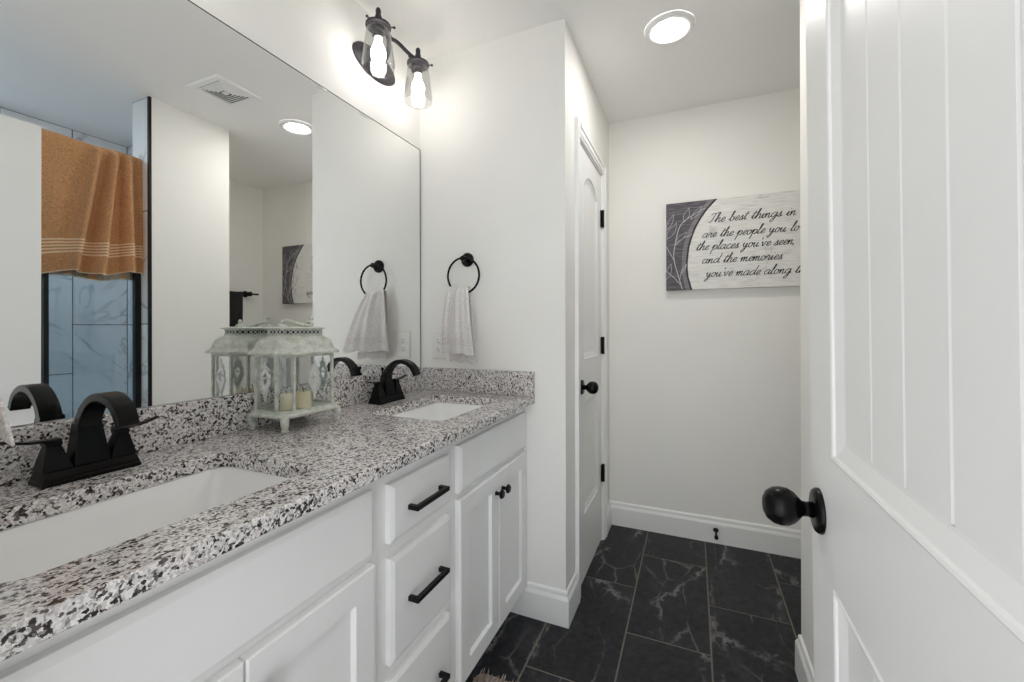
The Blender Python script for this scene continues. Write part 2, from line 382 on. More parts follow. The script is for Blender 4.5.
# ------------------------------------------------------------------ panelled doors
def offset_loop(P, d):
    n = len(P); out = []
    for i in range(n):
        a = (P[i]-P[i-1]).normalized(); b = (P[(i+1) % n]-P[i]).normalized()
        na, nb = Vector((-a.y, a.x)), Vector((-b.y, b.x)); q = (na+nb)/(1+na.dot(nb)); out.append(P[i]+q*d)
    return out
def door_leaf(bm, W, H, T, stile0, stile1, rails, arch, mould, grooves, P, d=.0065):
    """rails = (bottom, lock_lo, lock_hi, shoulder); arch = rise; P(u,z,n) places it; both faces moulded."""
    b, l0, l1, sh = rails; s0, s1 = stile0, W-stile1; kd = d/.0065
    N = 14; arc = [Vector((s1+(s0-s1)*k/N, sh+arch*(1-(2*k/N-1)**2)**.85 if 0 < k < N else sh)) for k in range(N+1)]
    upper = [Vector((s0, l1)), Vector((s1, l1))] + arc
    upper = upper[:2] + arc
    lower = [Vector((s0, b)), Vector((s1, b)), Vector((s1, l0)), Vector((s0, l0))]
    for side in (0, 1):
        F = (lambda u, z, n: P(u, z, n)) if side == 0 else (lambda u, z, n: P(u, z, -T-n))
        def poly(pts): bm.faces.new([bm.verts.new(F(p[0], p[1], 0)) for p in pts])
        poly([(0, 0), (s0, 0), (s0, H), (0, H)]); poly([(s1, 0), (W, 0), (W, H), (s1, H)])
        poly([(s0, 0), (s1, 0), (s1, b), (s0, b)]); poly([(s0, l0), (s1, l0), (s1, l1), (s0, l1)])
        for a, c in zip(arc, arc[1:]): poly([(c.x, c.y), (a.x, a.y), (a.x, H), (c.x, H)])
        prof = [(0, 0), (.10, .0014*kd), (.20, .0004*kd), (.26, -.0018*kd), (.5, -.0035*kd), (.85, -.0062*kd), (1, -d)]
        for out in (upper, lower):
            rings = []
            for o, n in prof:
                rings.append([F(p.x, p.y, n) for p in offset_loop(out, o*mould)])
            loops(bm, rings, True)
            last = offset_loop(out, mould); lo_z = min(p.y for p in last); hi_z = max(p.y for p in last)
            us = [s0+mould]
            for g in grooves: us += [g-.0028, g, g+.0028]
            us += [s1-mould]
            def ztop(u):
                if out is lower: return hi_z
                best = hi_z
                for a, c in zip(last[2:], last[3:]):
                    lo_, hi_ = min(a.x, c.x), max(a.x, c.x)
                    if lo_-1e-6 <= u <= hi_+1e-6: best = a.y+(c.y-a.y)*((u-a.x)/(c.x-a.x) if abs(c.x-a.x) > 1e-9 else 0)
                return best
            cols = []
            for i, u in enumerate(us):
                nn = -d-.0011 if (i % 3 == 2 and i < len(us)-1) else -d
                cols.append((u, nn))
            for (u0, n0), (u1, n1) in zip(cols, cols[1:]):
                bm.faces.new([bm.verts.new(q) for q in (F(u0, lo_z, n0), F(u1, lo_z, n1), F(u1, ztop(u1), n1), F(u0, ztop(u0), n0))])
    for q in (((0, 0), (W, 0)), ((W, 0), (W, H)), ((W, H), (0, H)), ((0, H), (0, 0))):
        bm.faces.new([bm.verts.new(P(*q[0], 0)), bm.verts.new(P(*q[1], 0)), bm.verts.new(P(*q[1], -T)), bm.verts.new(P(*q[0], -T))])
    bmesh.ops.remove_doubles(bm, verts=bm.verts, dist=1e-5)
def door_knob(parent, c, ax, mat='black', egg=True):
    bm = bmesh.new()
    lathe(bm, c, [(.0, .0), (.034, 0), (.034, .004), (.031, .008), (.024, .010), (.0, .010)], ax, 32, cap0=False, cap1=False)
    r = obj('rosette', bm, mat, parent, 'auto')
    bm = bmesh.new()
    lathe(bm, c, [(0, .009), (.0125, .009), (.011, .018), (.012, .024), (.017, .028), (.0235, .034), (.0285, .043), (.0295, .053), (.0275, .063), (.021, .072), (.011, .077), (0, .078)], ax, 32, cap0=False, cap1=False)
    return obj('knob', bm, mat, parent, True)
# entry door, standing open at right
DW, DF = .707, .1882
bm = bmesh.new()
door_leaf(bm, DW, 2.036, .035, .116, .116, (.21, .822, 1.002, 1.80), .09, .032, [.281-YN, .362-YN, .441-YN, .522-YN, .604-YN], lambda u, z, n: (-n, u, z), .0085)
d1 = obj('door_1', bm, 'door'); d1['kind'] = 'structure'
d1.location = (DF, YN, .010); d1.rotation_euler = (0, -.0088, 0)
door_knob(d1, (0, .787-YN, .905), (-1, 0, 0)); door_knob(d1, (.035, .787-YN, .905), (1, 0, 0))
for z in (.22, 1.0, 1.80):
    bm = bmesh.new(); lathe(bm, (-.004, -.003, z-.045), [(.006, 0), (.006, .09)], n=12); obj('hinge', bm, 'blackmatt', d1)
# closet door
bm = bmesh.new(); cw = CD1-CD0-.008
door_leaf(bm, cw, 2.03, .035, .098, .098, (.30, .84, 1.03, 1.865), .07, .036, [cw/2-.105, cw/2-.035, cw/2+.035, cw/2+.105], lambda u, z, n: (n, u, z), .011)
d2 = obj('door_2', bm, 'door'); d2['kind'] = 'structure'; d2.location = (XA-.003, CD0+.004, .012)
door_knob(d2, (0, .060, .910), (1, 0, 0))
for z in (.37, 1.085, 1.795):
    bm = bmesh.new(); lathe(bm, (.010, cw+.002, z-.048), [(.0085, 0), (.0085, .096)], n=12); box(bm, -.001, .004, cw-.016, cw+.02, z-.046, z+.046); obj('hinge', bm, 'blackmatt', d2)
bm = bmesh.new()
def casing_seg(bm, y0, y1, z0, z1, vert, flip):
    # stepped casing profile, thicker at the outer edge
    wdt = (y1-y0) if vert else (z1-z0)
    for a, b, th in ((0, .34, .017), (.34, .78, .013), (.78, 1, .010)):
        if flip: a, b = 1-b, 1-a
        if vert: box(bm, XA, XA+th, y0+a*wdt, y0+b*wdt, z0, z1)
        else: box(bm, XA, XA+th, y0, y1, z0+a*wdt, z0+b*wdt)
casing_seg(bm, 1.786, 1.845, 0, CDH+.063, True, False)
casing_seg(bm, 2.375, 2.434, 0, CDH+.063, True, True)
casing_seg(bm, 1.8452, 2.3748, CDH+.004, CDH+.063, False, True)
struct('trim_4', bm, 'trim')

# ------------------------------------------------------------------ mirror
bm = B((XM+.001, XM+.006, .15, YE-.006, 1.0165, 2.0294))
mi = obj('mirror', bm, ['mirror', 'mirroredge']); tag(mi, 'large frameless wall mirror above the granite backsplash', 'mirror')
for p in mi.data.polygons:
    if p.normal.x < .9: p.material_index = 1

bm = bmesh.new(); box(bm, XM+.0055, XM+.0068, YE-.0085, YE-.006, 1.0165, 2.0294); box(bm, XM+.0055, XM+.0068, .15, YE-.006, 2.0269, 2.0294)  # added dark strips drawing the reflected gap along the mirror edge
obj('edge_reflection', bm, 'mirroredge', mi)
# ------------------------------------------------------------------ vanity cabinets
XF, XD, CT = -.657, -.637, .8825      # face frame, door face, top of carcass
def slab_front(y0, y1, z0, z1, ch=.010):
    bm = bmesh.new()
    def ring(i, x): return [(x, y0+i, z0+i), (x, y1-i, z0+i), (x, y1-i, z1-i), (x, y0+i, z1-i)]
    loops(bm, [ring(0, XF+.0005), ring(0, XD-.006), ring(ch*.25, XD-.0045), ring(ch, XD-.0005), ring(ch+.001, XD)], True, True, True)
    return bm
def shaker(y0, y1, z0, z1, s=.056):
    bm = bmesh.new()
    def ring(i, x): return [(x, y0+i, z0+i), (x, y1-i, z0+i), (x, y1-i, z1-i), (x, y0+i, z1-i)]
    loops(bm, [ring(0, XF+.0005), ring(0, XD-.003), ring(.003, XD), ring(s, XD), ring(s+.006, XD-.010), ring(s+.007, XD-.010)], True, True, True)
    return bm
def carcass(y0, y1):
    return B((XF-.02, XF, y0, y1, .10, CT), (XM+.002, XF-.02, y0, y0+.018, .10, CT), (XM+.002, XF-.02, y1-.018, y1, .10, CT),
             (XM+.002, XF-.02, y0+.018, y1-.018, .10, .118), (-.735, -.717, y0, y1, .0, .10))
def knob(parent, y, z):
    bm = bmesh.new(); lathe(bm, (XD, y, z), [(0, 0), (.008, 0), (.0065, .004), (.006, .014), (.010, .018), (.0155, .021), (.016, .025), (.012, .030), (0, .031)], (1, 0, 0), 24, cap0=False, cap1=False)
    return obj('knob', bm, 'blackmatt', parent, 'auto')
def pull(parent, y0, y1, z):
    bm = bmesh.new(); h = .0058
    bar(bm, [(XD, y0+h, z), (XD+.03-h, y0+h, z)], (0, 0, 1), 2*h, 2*h); bar(bm, [(XD, y1-h, z), (XD+.03-h, y1-h, z)], (0, 0, 1), 2*h, 2*h)
    box(bm, XD+.03-2*h, XD+.03, y0, y1, z-h, z+h); return obj('pull', bm, 'blackmatt', parent, bevel=.001)
def sink_cabinet(y0, y1, fy0, fy1, label, swing):
    c = thing('vanity_cabinet', label, 'cabinet', (0, 0, 0), 0, 'white sink cabinets of the vanity')
    obj('carcass', carcass(y0, y1), 'cabinet', c)
    obj('false_front', slab_front(fy0, fy1, .703, .846), 'cabinet', c)
    mid = swing
    a = obj('door', shaker(fy0, mid-.002, .123, .684), 'cabinet', c); knob(a, mid-.027, .618)
    b = obj('door', shaker(mid+.002, fy1, .123, .684), 'cabinet', c); knob(b, mid+.027, .618)
    return c
sink_cabinet(YN+.0005, .7495, .146, .722, 'white shaker sink cabinet nearest the camera, under the larger looking basin', .434)
sink_cabinet(1.0605, YE-.001, 1.088, 1.628, 'white shaker sink cabinet with two knobs, against the end wall', 1.358)
dc = thing('drawer_cabinet', 'white cabinet of three stacked drawers between the two sink cabinets', 'cabinet')
obj('carcass', carcass(.750, 1.060), 'cabinet', dc)
for z0, z1, zp in ((.700, .837, .764), (.418, .666, .542), (.125, .385, .255)):
    dr = obj('drawer', slab_front(.777, 1.034, z0, z1), 'cabinet', dc); pull(dr, .836, .980, zp)

# ------------------------------------------------------------------ granite counter
ct = thing('countertop', 'speckled granite vanity top with two sink cut-outs', 'countertop', (0, 0, 0))
X0, X1, Y0, Y1, ZT, ZB = XM+.0005, -.603, YN+.001, YE-.0005, .914, .8835
SINKS = [(-.997, -.705, .205, .627), (-.997, -.705, 1.095, 1.512)]
bm = bmesh.new()
def loopset(pts):
    vs = [bm.verts.new(p) for p in pts]; es = [bm.edges.new((vs[i], vs[(i+1) % len(vs)])) for i in range(len(vs))]; return vs, es
def outer(i, z): return rrect(X0, X1-i, Y0, Y1, z, .0004 if False else .001, 1)
es = []; tops = []
for pts in [outer(.004, ZT)] + [rrect(a-.003, b+.003, c-.003, d+.003, ZT, .031) for a, b, c, d in SINKS]:
    vs, e = loopset(pts); es += e; tops.append(vs)
bmesh.ops.triangle_fill(bm, use_beauty=True, use_dissolve=False, edges=es)
lows = [[outer(.001, ZT-.0015), outer(0, ZT-.005), outer(0, ZB+.002), outer(.002, ZB)]] + [[rrect(a, b, c, d, ZT-.003, .028), rrect(a, b, c, d, ZB, .028)] for a, b, c, d in SINKS]
bots = []
for top, rl in zip(tops, lows):
    prev = top
    for r in rl:
        cur = [bm.verts.new(p) for p in r]
        for i in range(len(cur)):
            j = (i+1) % len(cur); bm.faces.new((prev[i], prev[j], cur[j], cur[i]))
        prev = cur
    bots.append(prev)
be = []
for vs in bots:
    for i in range(len(vs)):
        e = bm.edges.get((vs[i], vs[(i+1) % len(vs)])); be.append(e)
bmesh.ops.triangle_fill(bm, use_beauty=True, use_dissolve=False, edges=be)
obj('slab', bm, 'granite', ct)
obj('backsplash', B((XM+.0005, XM+.0205, YN+.001, YE-.0005, ZT+.0003, 1.0155)), 'granite', ct, bevel=.002)
obj('side_splash', B((XM+.0207, -.604, YE-.0205, YE-.0005, ZT+.0003, 1.0155)), 'granite', ct, bevel=.002)
obj('side_splash', B((XM+.0207, -.604, YN+.001, YN+.021, ZT+.0003, 1.0155)), 'granite', ct, bevel=.002)
for (a, b, c, d), lab in zip(SINKS, ('white undermount basin nearest the camera, in front of the nearer black faucet', 'white undermount basin by the end wall, beyond the lantern')):
    s = thing('sink_basin', lab, 'sink', ((a+b)/2, (c+d)/2, .75), 0, 'white undermount basins')
    a, b, c, d = a-(a+b)/2, b-(a+b)/2, c-(c+d)/2, d-(c+d)/2
    z0 = .8833-.75; bm = bmesh.new()
    R = []
    for ins, z, r in ((-.018, z0, .04), (-.004, z0, .03), (.0, z0-.004, .03), (.006, z0-.03, .034), (.014, z0-.08, .045), (.024, z0-.112, .06), (.045, z0-.128, .07), (.085, z0-.135, .055)):
        R.append(rrect(a+ins, b-ins, c+ins, d-ins, z, r))
    loops(bm, R, True, False, True); obj('bowl', bm, 'porcelain', s, True, solid=0)
    bm = bmesh.new(); lathe(bm, (0, 0, z0-.1349), [(0, .004), (.012, .004), (.018, .002), (.022, .0005), (.022, 0)], n=24, cap0=False); obj('drain', bm, 'black', s, True)

# ------------------------------------------------------------------ faucets (local: x towards the room, y along the wall)
def frustum(bm, x0, x1, y0, y1, z0, X0_, X1_, Y0_, Y1_, z1):
    loops(bm, [[(x0, y0, z0), (x1, y0, z0), (x1, y1, z0), (x0, y1, z0)], [(X0_, Y0_, z1), (X1_, Y0_, z1), (X1_, Y1_, z1), (X0_, Y1_, z1)]], True, True, True)
fa = thing('faucet', 'black two-handle faucet nearest the camera, behind the nearer basin', 'faucet', (-1.090, .427, ZT), 0, 'black faucets on the granite vanity')
bm = bmesh.new()
loops(bm, [[(x*sx, y*sy, z) for x, y in ((-.028, -.073), (.030, -.073), (.030, .073), (-.028, .073))] for sx, sy, z in ((1, 1, .0002), (1, 1, .007), (.93, .97, .010), (.93, .97, .013), (.80, .93, .024), (.78, .92, .0255))], True, True, True)
obj('base_plate', bm, 'black', fa, bevel=.0012)
bm = bmesh.new(); frustum(bm, -.020, .021, -.027, .027, .0257, -.016, .008, -.0185, .0185, .104)
obj('body', bm, 'black', fa, bevel=.0015)
bm = bmesh.new()
path = catmull([(-.003, 0, .086), (.002, 0, .106), (.014, 0, .127), (.036, 0, .147), (.066, 0, .1575), (.098, 0, .1530), (.125, 0, .136), (.141, 0, .107)], 5)
n_ = len(path); bar(bm, path, (0, 1, 0), [.036-.004*i/(n_-1) for i in range(n_)], [.022-.007*min(1, i/(n_*.4)) for i in range(n_)])
obj('spout', bm, 'black', fa, bevel=.0015)
bm = bmesh.new(); lathe(bm, (-.022, 0, .026), [(.003, 0), (.003, .092), (.006, .094), (.0065, .102), (.003, .105)], n=12); obj('lift_rod', bm, 'black', fa, 'auto')
for s in (-1, 1):
    bm = bmesh.new(); frustum(bm, -.021, .021, s*.049-.021, s*.049+.021, .0257, -.010, .010, s*.051-.010, s*.051+.010, .070)
    box(bm, -.0115, .0115, s*.051-.0115, s*.051+.0115, .070, .077)
    h = obj('handle', bm, 'black', fa, bevel=.0012)
    bm = bmesh.new(); lp = catmull([(.0, s*.040, .0795), (.0, s*.060, .0800), (.001, s*.080, .0815), (.002, s*.100, .0860), (.003, s*.116, .0915)], 4)
    bar(bm, lp, (1, 0, 0), [.022-.010*i/(len(lp)-1) for i in range(len(lp))], [.0055-.002*i/(len(lp)-1) for i in range(len(lp))]); obj('lever', bm, 'black', h, bevel=.001)
dup(fa, (-1.090, 1.303, ZT), 0, 'black two-handle faucet by the end wall, just beyond the lantern', 'black faucets on the granite vanity')

# ------------------------------------------------------------------ lantern
ln = thing('lantern', 'distressed mint-white metal and glass lantern on the granite beside the mirror', 'lantern', (-1.075, .885, ZT))
def octo(hx, hy, c, z): return [(hx, -hy+c, z), (hx, hy-c, z), (hx-c, hy, z), (-hx+c, hy, z), (-hx, hy-c, z), (-hx, -hy+c, z), (-hx+c, -hy, z), (hx-c, -hy, z)]
HX, HY, HC = .071, .095, .030
ZB0, ZB1, ZE, ZG, ZP = .040, .052, .212, .264, .284
bm = bmesh.new()
loops(bm, [octo(HX+.008, HY+.008, HC, ZB0), octo(HX+.012, HY+.012, HC, ZB0+.004), octo(HX+.012, HY+.012, HC, ZB0+.009), octo(HX+.006, HY+.006, HC, ZB1)], True, True, True); obj('base', bm, 'lantern', ln, bevel=.001)
for sx in (-1, 1):
    for sy in (-1, 1):
        bm = bmesh.new(); cx_, cy_ = sx*(HX-.008), sy*(HY-.008); dx, dy = sx*.707, sy*.707
        pts = catmull([(cx_, cy_, ZB0), (cx_+dx*.006, cy_+dy*.006, .030), (cx_+dx*.004, cy_+dy*.004, .020), (cx_-dx*.001, cy_-dy*.001, .012), (cx_+dx*.006, cy_+dy*.006, .003)], 4)
        tube(bm, pts, [.0125-.006*i/(len(pts)-1)+(.003 if i > len(pts)-4 else 0) for i in range(len(pts))], 10)
        obj('foot', bm, 'lantern', ln, True)
bm = bmesh.new(); oc = [Vector(p) for p in octo(HX, HY, HC, 0)]
for p in oc: box(bm, p.x-.0033, p.x+.0033, p.y-.0033, p.y+.0033, ZB1, ZE)
for z0, z1 in ((ZB1, ZB1+.007), (ZE-.008, ZE)):
    for i in range(8):
        a, b = oc[i], oc[(i+1) % 8]; bar(bm, [(a.x, a.y, (z0+z1)/2), (b.x, b.y, (z0+z1)/2)], (0, 0, 1), z1-z0, .005)
obj('frame', bm, 'lantern', ln)
orn = [(0, .062), (.0045, .052), (.003, .047), (.010, .044), (.014, .036), (.009, .034), (.013, .026), (.0195, .024), (.021, .014), (.016, .012), (.021, .004), (.019, -.008), (.012, -.010), (.014, -.018), (.008, -.022), (.010, -.030), (.005, -.034), (.0045, -.044), (.0015, -.056)]
for i in range(8):
    a, b = oc[i], oc[(i+1) % 8]; mid = (a+b)/2; d = (b-a).normalized(); nrm = Vector((d.y, -d.x, 0)); L = (b-a).length/2-.004
    bm = bmesh.new()
    f = [mid-d*L, mid+d*L]; box_pts = [[(q.x+nrm.x*e, q.y+nrm.y*e, z) for q in f for z in (ZB1+.007, ZE-.008)] for e in (-.0008, .0008)]
    vs = [bm.verts.new((q.x, q.y, z)) for q, z in ((f[0], ZB1+.006), (f[1], ZB1+.006), (f[1], ZE-.007), (f[0], ZE-.007))]; bm.faces.new(vs)
    pane = obj('pane', bm, 'glass', ln)
    if i % 2 == 0:
        bm = bmesh.new(); zc = (ZB1+ZE)/2+.004; sc = 1.0
        pts = [(u, z) for u, z in orn]+[(-u, z) for u, z in reversed(orn[1:-1])]
        ring = lambda e, k: [(mid.x+d.x*u*k+nrm.x*e, mid.y+d.y*u*k+nrm.y*e, zc+z*sc) for u, z in pts]
        r1 = ring(.0012, 1); r2 = ring(.0035, .92)
        hole = [(u*.42, z*.42+.010) for u, z in [(0, .045), (.02, .02), (.024, 0), (.012, -.025), (0, -.05), (-.012, -.025), (-.024, 0), (-.02, .02)]]
        va = [[bm.verts.new(p) for p in r] for r in (r1, r2)]; n_ = len(r1)
        for k in range(n_): bm.faces.new((va[0][k], va[0][(k+1) % n_], va[1][(k+1) % n_], va[1][k]))
        for lv, e in ((va[0], .0012), (va[1], .0035)):
            hv = [bm.verts.new((mid.x+d.x*u+nrm.x*e, mid.y+d.y*u+nrm.y*e, zc+z)) for u, z in hole]
            ed = [bm.edges.get((lv[k], lv[(k+1) % n_])) or bm.edges.new((lv[k], lv[(k+1) % n_])) for k in range(n_)]
            ed += [bm.edges.new((hv[k], hv[(k+1) % 8])) for k in range(8)]
            bmesh.ops.triangle_fill(bm, use_beauty=True, use_dissolve=False, edges=ed)
        # scrolls and central medallion
        P3 = lambda u, z: Vector((mid.x+d.x*u+nrm.x*.0045, mid.y+d.y*u+nrm.y*.0045, zc+z))
        for s in (-1, 1):
            tube(bm, catmull([P3(s*.004, .040), P3(s*.013, .030), P3(s*.017, .016), P3(s*.009, .010), P3(s*.008, .020)], 4), .0013, 6)
            tube(bm, catmull([P3(s*.003, -.040), P3(s*.010, -.024), P3(s*.018, -.010), P3(s*.020, .002), P3(s*.012, .002)], 4), .0013, 6)
        sphere(bm, P3(0, .012), .0042, u=10, v=6); sphere(bm, P3(0, .050), .0025, u=8, v=6)
        obj('ornament', bm, 'silver', ln)
bm = bmesh.new()
loops(bm, [octo(HX+.001, HY+.001, HC, ZE-.001), octo(HX+.015, HY+.015, HC, ZE+.0005), octo(HX+.015, HY+.015, HC, ZE+.006), octo(HX+.008, HY+.008, HC, ZE+.011),
           octo(HX+.004, HY+.004, HC, ZE+.016), octo(HX+.002, HY+.001, HC, ZE+.026), octo(HX-.003, HY-.005, HC*.9, ZE+.038), octo(HX-.013, HY-.017, HC*.8, ZE+.047), octo(HX-.022, HY-.026, HC*.7, ZG)], True, True, True)
obj('roof', bm, 'lantern', ln)
bm = bmesh.new(); gx, gy, gc = HX-.022, HY-.026, HC*.7; g8 = [Vector(p) for p in octo(gx, gy, gc, 0)]
for i in range(8):
    a, b = g8[i], g8[(i+1) % 8]; L = (b-a).length; nn = max(1, round(L/.0145))
    for z in (ZG+.002, ZP-.002): bar(bm, [(a.x, a.y, z), (b.x, b.y, z)], (0, 0, 1), .0035, .002)
    for k in range(nn):
        p, q = a.lerp(b, k/nn), a.lerp(b, (k+1)/nn)
        tube(bm, [(p.x, p.y, ZG+.002), (q.x, q.y, ZP-.002)], .0015, 5); tube(bm, [(p.x, p.y, ZP-.002), (q.x, q.y, ZG+.002)], .0015, 5)
obj('gallery', bm, 'lantern', ln)
bm = bmesh.new(); loops(bm, [octo(gx-.006, gy-.006, gc*.8, z) for z in (ZG+.0005, ZP-.001)], True); obj('gallery_shade_liner', bm, 'galleryshade', ln)  # added dark liner standing in for shade inside the lattice holes
bm = bmesh.new(); loops(bm, [octo(gx+.006, gy+.006, gc, ZP-.0005), octo(gx+.008, gy+.008, gc, ZP+.001), octo(gx+.006, gy+.006, gc, ZP+.003), octo(gx-.012, gy-.014, gc*.6, ZP+.006)], True, True, True)
for s in (-1, 1): lathe(bm, (-.004, s*.043, ZP+.004), [(.015, 0), (.014, .005), (.009, .009), (.005, .011), (.006, .016), (.004, .020), (0, .021)], n=16, cap1=False)
obj('lid', bm, 'lantern', ln, 'auto')
bm = bmesh.new(); hp = catmull([(-.004, -.043, ZP+.021), (.006, -.037, ZP+.024), (.026, -.022, ZP+.016), (.038, .0, ZP+.009), (.036, .022, ZP+.008), (.020, .038, ZP+.016), (-.002, .044, ZP+.022), (.004, .050, ZP+.030)], 5)
tube(bm, hp, [.0034+.0022*math.sin(PI*i/(len(hp)-1)) for i in range(len(hp))], 8); sphere(bm, (.004, .051, ZP+.032), .006, u=10, v=6); obj('handle', bm, 'lantern', ln, True)
for (x, y, r, h), lab in zip(((.002, -.034, .0165, .046), (.018, .010, .0215, .047)), ('ivory pillar candle inside the lantern, the slimmer one nearer the camera', 'ivory pillar candle inside the lantern, the wider one farther from the camera')):
    c = thing('candle', lab, 'candle', (-1.075+x, .885+y, ZT+ZB1+.0005), 0, 'candles in the lantern')
    bm = bmesh.new(); lathe(bm, (0, 0, 0), [(r, 0), (r, h-.003), (r-.003, h), (r*.7, h-.001), (.002, h-.004)], n=28); obj('wax', bm, 'candle', c, 'auto')
    bm = bmesh.new(); tube(bm, [(0, 0, h-.006), (.0005, 0, h+.003), (.002, 0, h+.008)], .0009, 6); obj('wick', bm, 'wick', c)

# ------------------------------------------------------------------ cloth
def cloth(name, half, front_len, back_len, amp, folds, top_r, mat, parent=None, hw_top=None, seed=1, thick=.005, nu=40, wave=.0, skew=0, back_scale=.8, bulge=0, dense=.008, pleats=(), flare=.75, lean=0, twist=0, drift=0):
    """Draped over a horizontal bar along local x at the origin; front hangs to -z at local y<0."""
    bm = bmesh.new(); uvl = bm.loops.layers.uv.new('UVMap'); rnd = random.Random(seed)
    ph = [rnd.uniform(0, 6.28) for _ in range(6)]; fr = [folds*rnd.uniform(.8, 1.25) for _ in range(3)]
    rows = []; nf = max(12, int(front_len/dense)); nb = max(10, int(back_len/dense))
    def pt(s, t, side):      # t length below bar
        L = front_len if side < 0 else back_len; q = min(1, t/max(.01, L))
        hw = half if hw_top is None else hw_top+(half-hw_top)*min(1, (q**flare))
        if side > 0: hw *= 1-(1-back_scale)*q
        a = amp*(.25+.75*min(1, q*1.6)) if hw_top is None else amp*(1.1-.5*q)
        y = side*(top_r + .002 + bulge*math.sin(PI*min(1, q))*(1 if side < 0 else 0)) + a*(.6*math.sin(fr[0]*s*PI+ph[0])+.3*math.sin(fr[1]*1.9*s*PI+ph[1]+q*1.2)+.2*math.sin(fr[2]*3.1*s*PI+ph[2]-q))*(1 if side < 0 else .6)
        for s0, sl, wd, am in pleats:
            c_ = s0+sl*(q-.5); y += am*math.exp(-((s-c_)/wd)**2)*(1 if side < 0 else .3)*(.45+.55*q)
        y -= (lean*q + twist*(s+1)/2*q**.8)*(1 if side < 0 else .5)
        if side < 0: y = min(y, -top_r*.75)
        z = -t + (wave*math.sin(2.1*s*PI+ph[3])*q*q) + (skew*s*q if side < 0 else 0)
        return Vector((s*hw+drift*q, y, z))
    seq = [(-1, front_len*(1-i/nf)) for i in range(nf)] + [(0, a) for a in (150, 120, 90, 60, 30)] + [(1, back_len*i/nb) for i in range(1, nb+1)]
    for side, val in seq:
        row = []
        for i in range(nu+1):
            s = -1+2*i/nu
            if side == 0:
                h = half if hw_top is None else hw_top
                r = top_r+.002; aa = math.radians(val); wob = .003*math.sin(fr[0]*s*PI+ph[0])
                row.append((Vector((s*h, -r*math.cos(PI-aa)*-1*1 if False else r*math.cos(aa), r*math.sin(aa)+wob)), 0))
            else: row.append((pt(s, val, side), val))
        rows.append((side, row))
    vr = [[bm.verts.new(p) for p, _ in r] for _, r in rows]; tot = front_len
    for j in range(len(vr)-1):
        for i in range(nu):
            f = bm.faces.new((vr[j][i], vr[j][i+1], vr[j+1][i+1], vr[j+1][i]))
            for lp, (jj, ii) in zip(f.loops, ((j, i), (j, i+1), (j+1, i+1), (j+1, i))):
                sd, row = rows[jj]; L = front_len if sd <= 0 else back_len
                lp[uvl].uv = (ii/nu, L-row[ii][1])
    return obj(name, bm, mat, parent, True, solid=thick, sub=1, recalc=False)
# towel rings and hand towels
def towel_ring(x, y, z, sgn, label):
    r = thing('towel_ring', label, 'towel ring', (x, y, z), 0, 'black towel rings')
    bm = bmesh.new(); lathe(bm, (0, 0, 0), [(0, 0), (.031, 0), (.031, .006), (.026, .012), (.012, .013), (.010, .032), (.013, .036), (.012, .048), (0, .050)], (0, sgn, 0), 28, cap0=False, cap1=False); obj('post', bm, 'black', r, 'auto')
    bm = bmesh.new(); R = .078; tube(bm, [(R*math.sin(2*PI*k/48), sgn*.040, -R+.004+R*math.cos(2*PI*k/48)) for k in range(48)], .0046, 10, True); obj('ring', bm, 'black', r, True)
    return r
towel_ring(-.920, YE-.0003, 1.500, -1, 'round black towel ring on the end wall beside the mirror edge')
towel_ring(-.800, YN+.0003, 1.500, 1, 'round black towel ring on the wall beside the nearer basin')
o = cloth('hand_towel', .104, .280, .316, .013, 1.15, .009, 'whitecloth', hw_top=.050, seed=5, back_scale=.72, wave=.004, bulge=.010, thick=.004, twist=.085, drift=.020)
o.location = (-.940, YE-.0405, 1.366); tag(o, 'white hand towel hanging from the ring beside the power outlet', 'towel', 'white hand towels on rings')
o = cloth('hand_towel', .108, .294, .275, .005, 2.1, .010, 'whitecloth', hw_top=.034, seed=9, back_scale=.6, wave=.006, bulge=0, lean=.030, thick=.004, flare=1.5)
o.location = (-.806, YN+.0405, 1.366); o.rotation_euler = (0, 0, PI); tag(o, 'white towel corner at the left picture edge above the granite', 'towel', 'white hand towels on rings')

# ------------------------------------------------------------------ outlet
ol = thing('power_outlet', 'white duplex power outlet on the end wall behind the hand towel', 'outlet', (-1.067, YE-.0003, 1.120))
bm = bmesh.new(); loops(bm, [[(x*k, y, z*q) for x, z in ((-.041, -.0635), (.041, -.0635), (.041, .0635), (-.041, .0635))] for k, q, y in ((1, 1, 0), (1, 1, -.003), (.92, .95, -.0055))], True, True, True); obj('cover_plate', bm, 'plastic', ol)
for s in (-1, 1):
    bm = bmesh.new(); lathe(bm, (0, -.0054, s*.0195), [(.0165, 0), (.0165, .002), (.0155, .0026)], (0, -1, 0), 24); k = obj('receptacle', bm, 'plastic', ol, 'auto')
    bm = B((-.008, -.006, -.0084, -.0078, s*.0195-.001, s*.0195+.0075), (.006, .0078, -.0084, -.0078, s*.0195, s*.0195+.0068)); lathe(bm, (0, -.0078, s*.0195-.007), [(.0026, 0), (.0026, .0006)], (0, -1, 0), 10); obj('slots', bm, 'slot', k)
bm = bmesh.new(); lathe(bm, (0, -.0054, 0), [(.0035, 0), (.003, .0012), (0, .0014)], (0, -1, 0), 12, cap1=False); obj('screw', bm, 'plastic', ol)

